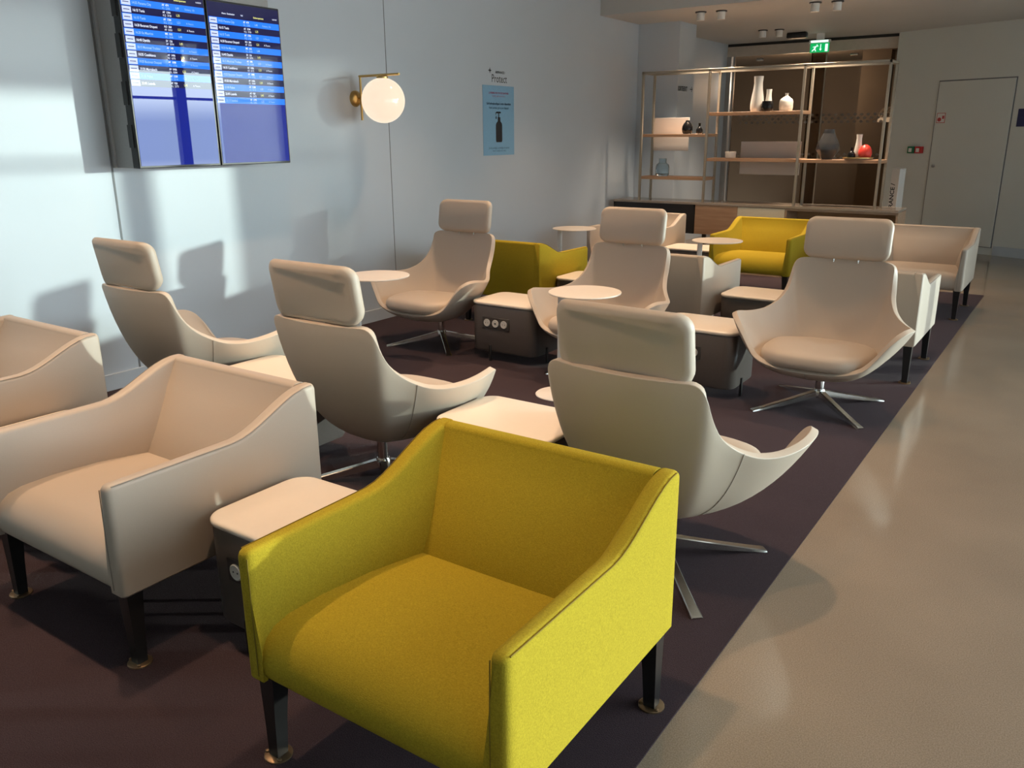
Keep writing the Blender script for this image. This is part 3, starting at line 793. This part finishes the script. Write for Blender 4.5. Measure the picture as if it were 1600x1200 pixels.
# ------------------------------------------------------------------ poster and lettering on the long wall
po = thing('poster', 'blue paper poster with a black pump bottle on the long wall', 'poster', (WX, 7.06, 1.35))
obj('paper', newbox(.001, .003, -.266, .266, 0, .655), 'poster_blue', po, False)
def wtxt(key, name, parent, items):
    bm = bmesh.new()
    for s, y, z, size, sx, b, sh in items: text_mesh(bm, s, size, frame((.0042, y, z), (0, 1, 0), (0, 0, 1)), 'CENTER', sx, b, sh)
    return obj(name, bm, key, parent, False)
wtxt('poster_red', 'red_writing', po, [('LE PREMIER PROTOCOLE SANITAIRE', 0, .578, .024, .86, .0006, 0), ('THE FIRST HEALTH PROTOCOL', 0, .550, .019, .86, 0, 0)])
wtxt('poster_navy', 'navy_writing', po, [('Gel hydroalcoolique \u00e0 votre disposition', 0, .478, .030, .86, .0009, 0), ('Hand sanitizer gel at your disposal', 0, .440, .028, .86, .0002, 0),
     ('Je me prot\u00e8ge, je prot\u00e8ge les autres.', 0, .062, .028, .86, 0, .35), ('PROTECT YOURSELF AND OTHERS', 0, .036, .016, .9, 0, 0)])
bm = bmesh.new()
def pl(pts): flat(bm, [(.0045, a, b) for a, b in pts])
pl([(-.048, .125), (.042, .125), (.052, .140), (.052, .285), (.046, .305), (.022, .325), (.022, .362), (-.022, .362), (-.022, .325), (-.048, .305), (-.055, .285), (-.055, .140)])
pl([(-.012, .362), (.002, .362), (.002, .400), (-.012, .400)])
pl([(-.055, .398), (.028, .398), (.034, .405), (.028, .414), (-.040, .414), (-.058, .404), (-.060, .385), (-.048, .385)])
pl([(-.055, .345), (-.045, .345), (-.040, .352), (-.044, .366), (-.050, .376), (-.056, .366), (-.060, .352)])
obj('bottle_print', bm, 'ink', po, False)
lg = thing('wall_lettering', 'black word with a small star lettered on the wall above the blue poster', 'lettering', (WX, 7.07, 2.035))
bm = bmesh.new()
text_mesh(bm, 'Protect', .105, frame((.001, -.125, .0), (0, 1, 0), (0, 0, 1)), 'LEFT', .82)
text_mesh(bm, 'AIRFRANCE /', .030, frame((.001, -.06, .083), (0, 1, 0), (0, 0, 1)), 'LEFT', .95, .001)
flat(bm, [(.001, -.150 + .03 * math.sin(k * PI / 4) * (1 if k % 2 == 0 else .35), .105 + .03 * math.cos(k * PI / 4) * (1 if k % 2 == 0 else .35)) for k in range(8)])
obj('letters', bm, 'ink', lg, False)

# ------------------------------------------------------------------ low cabinet and open shelf
cb = thing('low_cabinet', 'long low cabinet with black, oak and cream fronts under the shelf', 'cabinet', (-3.26, 9.6, 0))
CX0, CX1, CF, CBK = -4.90 + 3.26, -1.625 + 3.26, -.2, .22
x1, x2, x3 = -3.83 + 3.26, -3.32 + 3.26, -2.785 + 3.26
obj('counter_top', newbox(CX0, CX1, CF - .008, CBK, .745, .772, bev=.002, seg=1), 'cabinet_top', cb, True)
obj('carcass', newbox(CX0 + .01, x3, CF + .022, CBK - .005, .41, .744), 'oak', cb, False)
bm = newbox(CX0 + .005, x1 - .004, CF - .002, CF + .02, .41, .744, bev=.002, seg=1); f = obj('black_front', bm, 'black_plastic', cb, True)
bm = bmesh.new(); a, b = CX0 + .005, x1 - .004
for q in ((a, b, .41, .425), (a, b, .715, .744), (a, a + .018, .41, .744), (b - .018, b, .41, .744)): box(bm, q[0], q[1], CF - .006, CF - .001, q[2], q[3])
obj('front_frame', bm, 'black_leg', f, False)
obj('oak_door', newbox(x1, x2 - .003, CF - .002, CF + .02, .41, .744, bev=.0015, seg=1), 'oak', cb, True)
obj('cream_door', newbox(x2, x3 - .003, CF - .002, CF + .02, .41, .738, bev=.0015, seg=1), 'cream_door', cb, True)
bm = bmesh.new()
box(bm, x3, CX1, CF, CBK - .005, .41, .435); box(bm, x3, CX1, CF, CBK - .005, .722, .744); box(bm, x3, x3 + .022, CF, CBK - .005, .435, .722); box(bm, CX1 - .022, CX1, CF, CBK - .005, .435, .722); box(bm, x3 + .022, CX1 - .022, CBK - .02, CBK - .005, .435, .722)
obj('open_niche', bm, 'oak_light', cb, False)
for x in (CX0 + .12, x1 + .1, x3, CX1 - .12):
    for yy in (CF + .05, CBK - .1): obj('leg', newbox(x - .02, x + .02, yy, yy + .04, 0, .41), 'black_leg', cb, False)

sf = thing('open_shelf', 'tall open shelf of pale metal posts with oak boards on the low cabinet', 'shelf', (-3.26, 9.6, .772))
PX = [-4.56 + 3.26, -3.745 + 3.26, -2.70 + 3.26, -1.865 + 3.26]
ZT = 2.235 - .772
q = .013
for x in PX:
    for y in (-.19, .12):
        obj('post', newbox(x - q, x + q, y - q, y + q, 0, ZT, bev=.002, seg=1), 'shelf_metal', sf, True)
for y in (-.19, .12): obj('top_rail', newbox(PX[0] - q, PX[3] + q, y - q, y + q, ZT - .028, ZT - .001, bev=.002, seg=1), 'shelf_metal', sf, True)
for x in PX: obj('cross_rail', newbox(x - q + .002, x + q - .002, -.18, .11, ZT - .026, ZT - .003), 'shelf_metal', sf, True)
BD = [(PX[0], PX[1], 1.505), (PX[0], PX[1], 1.020), (PX[1], PX[2], 1.735), (PX[1], PX[2], 1.237), (PX[2], PX[3], 1.232)]
for a, b, z in BD:
    bd = obj('board', newbox(a - .012, b + .012, -.178, .108, z - .772, z - .772 + .034, bev=.002, seg=1), 'oak', sf, True)
    for x in (a, b): obj('board_bracket', newbox(x - .012, x + .012, -.2025, -.204 + .004, z - .772 + .002, z - .772 + .03), 'shelf_metal', bd, False)
obj('back_panel', newbox(-4.575 + 3.26, -4.10 + 3.26, .135, .150, 1.345 - .772, 1.725 - .772, bev=.003, seg=1), 'back_panel', sf, True)
obj('back_panel', newbox(-3.45 + 3.26, -2.765 + 3.26, .135, .150, 1.085 - .772, 1.45 - .772, bev=.003, seg=1), 'back_panel', sf, True)

def vase(name, label, cat, x, z, prof, m, y=9.55, n=32, group=None, smooth=40):
    bm = bmesh.new(); lathe(bm, prof, n)
    o = obj(name, bm, m, None, True, smooth); o.location = (x, y, z); return tag(o, label, cat, group)
def ps(prof, r, h):
    """profile given in relative units, closed inside with a small well"""
    return [(a * r, b * h) for a, b in prof]
ROUND = [(0, 0), (.7, 0), (.92, .12), (1, .36), (.93, .58), (.68, .78), (.38, .9), (.34, 1.0), (.26, 1.0), (.26, .85), (0, .8)]
JUG = [(0, 0), (.8, 0), (.95, .05), (1, .2), (1, .52), (.86, .66), (.45, .78), (.24, .84), (.22, .97), (.3, 1), (.16, 1), (.14, .85), (0, .8)]
TALL = [(0, 0), (.82, 0), (.98, .08), (1, .2), (.88, .42), (.68, .66), (.62, .82), (.7, 1.0), (.58, 1.0), (.5, .82), (0, .7)]
BOT = [(0, 0), (.8, 0), (1, .1), (1, .3), (.85, .45), (.42, .6), (.36, .7), (.42, 1), (.3, 1), (.26, .7), (0, .6)]
SB = 1.539
vase('vase', 'round black vase on the upper left shelf board', 'vase', -4.042, SB, ps(ROUND, .062, .15), 'black_ceramic')
vase('bottle_vase', 'small black bottle vase right of the round black one, upper left board', 'vase', -3.892, SB, ps([(0, 0), (.8, 0), (1, .2), (.95, .42), (.6, .6), (.34, .68), (.34, .95), (.45, 1), (.25, 1), (.2, .7), (0, .6)], .038, .118), 'black_ceramic')
vase('glass_jar', 'pale blue glass jar on the lower left shelf board', 'jar', -4.335, 1.054, ps([(0, 0), (.8, 0), (.98, .08), (1, .2), (1, .52), (.9, .66), (.6, .74), (.55, .78), (.55, .98), (.6, 1), (.5, 1), (.48, .78), (.82, .62), (.92, .5), (.92, .15), (0, .08)], .082, .205), 'blue_glass')
SU = 1.769
vase('tall_vase', 'tall white vase on the top middle board', 'vase', -3.235, SU, ps(TALL, .073, .37), 'white_ceramic')
vase('bottle_vase', 'slim white bottle behind the black pot on the top middle board', 'vase', -3.135, SU, ps(TALL, .043, .235), 'white_ceramic', 9.63)
vase('pot', 'round black pot in front of the slim white bottle', 'pot', -3.105, SU, ps([(0, 0), (.75, 0), (.9, .1), (1, .4), (.95, .75), (.84, 1), (.76, 1), (.86, .7), (.8, .2), (0, .12)], .066, .108), 'black_ceramic', 9.51)
vase('jug_vase', 'squat white bottle with a short neck at the right of the top middle board', 'vase', -2.914, SU, ps(JUG, .073, .185), 'white_ceramic')
t = thing('lidded_pot', 'small white lidded pot on the lower middle board', 'pot', (-3.49, 9.52, 1.271))
bm = bmesh.new(); lathe(bm, [(0, 0), (.055, 0), (.060, .008), (.060, .05), (0, .05)], 28); obj('pot_body', bm, 'white_ceramic', t)
bm = bmesh.new(); lathe(bm, [(0, .051), (.063, .051), (.063, .068), (.058, .072), (0, .073)], 28); obj('pot_lid', bm, 'white_ceramic', t)
bm = bmesh.new()
pr = [(.055, 0), (.125, .10), (.115, .16), (.06, .27), (.055, .31)]
rows = []
for k, (r, z) in enumerate(pr):
    rows.append([bm.verts.new((r * math.cos(2 * PI * (i + .5 * (k % 2)) / 8), r * math.sin(2 * PI * (i + .5 * (k % 2)) / 8), z)) for i in range(8)])
for k, (a, b) in enumerate(zip(rows, rows[1:])):
    for i in range(8):
        j = (i + 1) % 8
        if k % 2 == 0: bm.faces.new((a[i], a[j], b[i])); bm.faces.new((a[j], b[j], b[i]))
        else: bm.faces.new((a[i], b[j], b[i])); bm.faces.new((a[i], a[j], b[j]))
bm.faces.new(rows[0][::-1])
o = obj('faceted_vase', bm, 'smoked_glass', None, False); o.location = (-2.43, 9.55, 1.2665)
md = o.modifiers.new('thick', 'SOLIDIFY'); md.thickness = .004
tag(o, 'smoked faceted glass vase on the right board', 'vase')
SR = 1.2665
t = thing('tray', 'round wooden tray on the right board with three small vases', 'tray', (-2.11, 9.53, SR))
bm = bmesh.new(); lathe(bm, [(0, 0), (.125, 0), (.145, .006), (.150, .020), (.142, .020), (.135, .010), (0, .010)], 36); obj('tray_dish', bm, 'oak_light', t)
bm = bmesh.new(); lathe(bm, [(.149, .018), (.153, .018), (.153, .024), (.149, .024)], 36); obj('tray_rim', bm, 'brass', t)
vase('bottle_vase', 'slim white bottle on the wooden tray', 'vase', -2.125, SR + .011, ps(TALL, .043, .245), 'white_ceramic', 9.58)
vase('bottle_vase', 'tiny black bottle on the wooden tray', 'vase', -2.168, SR + .0115, ps([(0, 0), (.8, 0), (1, .2), (.95, .42), (.6, .6), (.3, .7), (.3, .95), (.36, 1), (.2, 1), (.2, .7), (0, .6)], .042, .112), 'black_ceramic', 9.49)
vase('egg_vase', 'red egg-shaped vase on the wooden tray', 'vase', -2.040, SR + .0115, ps([(0, 0), (.6, 0), (.88, .12), (1, .38), (.92, .62), (.66, .85), (.32, .98), (.18, 1), (0, .99)], .068, .142), 'red_ceramic', 9.52)

# ------------------------------------------------------------------ far end signs and fittings
so = thing('wall_lettering', 'black exit lettering with an arrow on the bright side of the pier', 'lettering', (-4.43, 10.1, 2.05))
bm = bmesh.new(); text_mesh(bm, 'SORTIE/EXIT', .078, frame((.001, .02, 0), (0, 1, 0), (0, 0, 1)), 'LEFT', .64, .0022)
for q_ in ([(.385, .022), (.455, .022), (.455, .034), (.385, .034)], [(.425, .0), (.437, -.004), (.466, .028), (.454, .028)], [(.425, .056), (.437, .060), (.466, .028), (.454, .028)]): flat(bm, [(.001, a, b) for a, b in q_])
obj('letters', bm, 'ink', so, False)
ex = thing('exit_sign', 'lit green emergency exit sign hanging under the low ceiling', 'exit sign', (-3.42, 12.5, LOW))
obj('lamp_housing', newbox(-.14, .14, -.03, .03, -.125, -.085, bev=.004, seg=1), 'white_metal', ex, True)
obj('housing_bracket', newbox(-.05, .05, -.015, .015, -.085, 0), 'white_metal', ex, False)
obj('lamp_tube', newbox(-.115, .115, -.034, -.029, -.118, -.092), 'exit_white', ex, False)
pn = obj('sign_plate', newbox(-.125, .125, -.008, .008, -.245, -.125), 'exit_green', ex, False)
bm = bmesh.new()
def pz(pts): flat(bm, [(a, -.0092, b) for a, b in pts])
pz([(.075, -.235), (.110, -.235), (.110, -.140), (.075, -.140)])
pz([(.010, -.205), (.020, -.205), (.020, -.140), (.010, -.140)]); pz([(-.002, -.200), (.015, -.225), (.032, -.200)])
pz([(-.045, -.150), (-.035, -.140), (-.025, -.150), (-.035, -.160)])
pz([(-.065, -.165), (-.040, -.160), (-.055, -.200), (-.075, -.195)]); pz([(-.055, -.200), (-.075, -.195), (-.105, -.225), (-.095, -.230)]); pz([(-.070, -.195), (-.055, -.200), (-.040, -.228), (-.052, -.230)])
pz([(-.045, -.165), (-.040, -.172), (-.015, -.165), (-.018, -.158)]); pz([(-.065, -.165), (-.070, -.173), (-.090, -.178), (-.092, -.171)])
obj('pictogram', bm, 'exit_white', pn, False)
rd = obj('door_sensor', newbox(-.135, .135, -.05, .05, -.075, 0, bev=.02, seg=3), 'black_plastic'); rd.location = (-3.65, 12.2, LOW)
tag(rd, 'black oblong sensor on the low ceiling left of the exit sign', 'sensor')
def onwall(o, s, z, d=0.0):
    p = Vector(wp(s, z, d)); o.location = p; o.rotation_euler = (0, 0, -A22)
fs = thing('fire_notice', 'small white and red fire notice on the flush grey door', 'sign')
onwall(fs, -.905, 1.715, .017)
obj('notice_border', newbox(-.058, .058, -.003, 0, -.063, .063), 'sign_red', fs, False)
obj('notice_face', newbox(-.051, .051, -.0045, -.001, -.056, .056), 'sign_white', fs, False)
bm = bmesh.new(); lathe(bm, [(.011, 0), (.026, 0), (.026, .001), (.011, .001)], 20, mx=frame((-.018, -.0047, -.02), (1, 0, 0), (0, 0, 1))); box(bm, .018, .045, -.0058, -.0046, -.012, .028); obj('notice_print', bm, 'sign_red', fs, False)
cpt = thing('call_points', 'green and red alarm call point boxes side by side left of the door', 'alarm')
onwall(cpt, -1.205, 1.305, 0)
for n_, m_, a, b in (('green_box', 'green', -.105, -.003), ('red_box', 'red', .003, .105)):
    k = obj(n_, newbox(a, b, -.05, -.001, -.045, .045, bev=.004, seg=1), m_, cpt, True)
    obj('break_glass', newbox(a + .022, b - .035, -.053, -.049, -.028, .022), 'sign_white', k, False)
ns = obj('wall_sign', newbox(-.0, .25, -.008, 0, -.105, .105, bev=.002, seg=1), 'navy'); onwall(ns, .065, 1.70, 0)
tag(ns, 'dark blue sign at the right picture edge beside the door', 'sign')
tm = thing('totem', 'white standing totem with black vertical lettering behind the right end of the cabinet', 'totem', (-1.99, 11.2, 0), -.55)
obj('totem_body', newbox(-.06, .06, -.05, .05, .02, 1.12, bev=.003, seg=1), 'sign_white', tm, True)
obj('totem_foot', newbox(-.12, .12, -.1, .1, 0, .02), 'grey_metal', tm, False)
bm = bmesh.new(); text_mesh(bm, 'AIRFRANCE /', .085, frame((.01, -.0512, .50), (0, 0, 1), (-1, 0, 0)), 'LEFT', .9, .002); obj('lettering', bm, 'ink', tm, False)

# corridor things seen through the bronze glass
pd = thing('pendant_lamp', 'cream lattice pendant lamp seen through the glass doors', 'pendant lamp', (-2.78, 14.4, 1.72))
bm = bmesh.new()
for k in range(16):
    a = 2 * PI * k / 16
    for sg in (1, -1):
        pts = []
        for i in range(7):
            u = i / 6; aa = a + sg * u * .8; r = .17 * math.cos(u * 1.15) ; pts.append((r * math.cos(aa), r * math.sin(aa), .03 + .17 * math.sin(u * 1.25)))
        tube(bm, pts, .006, 5)
obj('lattice_shade', bm, 'tabletop', pd)
bm = bmesh.new(); lathe(bm, [(.165, -.03), (.175, -.03), (.175, .035), (.165, .035)], 32); obj('shade_band', bm, 'opal', pd)
bm = bmesh.new(); tube(bm, [(0, 0, .19), (0, 0, LOW - 1.72)], .004, 6); obj('cord', bm, 'black_leg', pd)
bn = obj('banner', newbox(-.12, .12, -.01, .01, 0, 2.1), 'blue_banner'); bn.location = (-2.75, 15.4, 0); tag(bn, 'tall blue banner seen through the right glass door', 'banner')
ct = thing('counter', 'tan counter seen low through the right glass door', 'counter', (-3.0, 15.0, 0))
obj('counter_body', newbox(-.25, .25, -.3, .3, 0, 1.08), 'tan_wall', ct, False)
obj('counter_slab', newbox(-.28, .28, -.33, .33, 1.08, 1.11, bev=.004, seg=1), 'oak_light', ct, True)
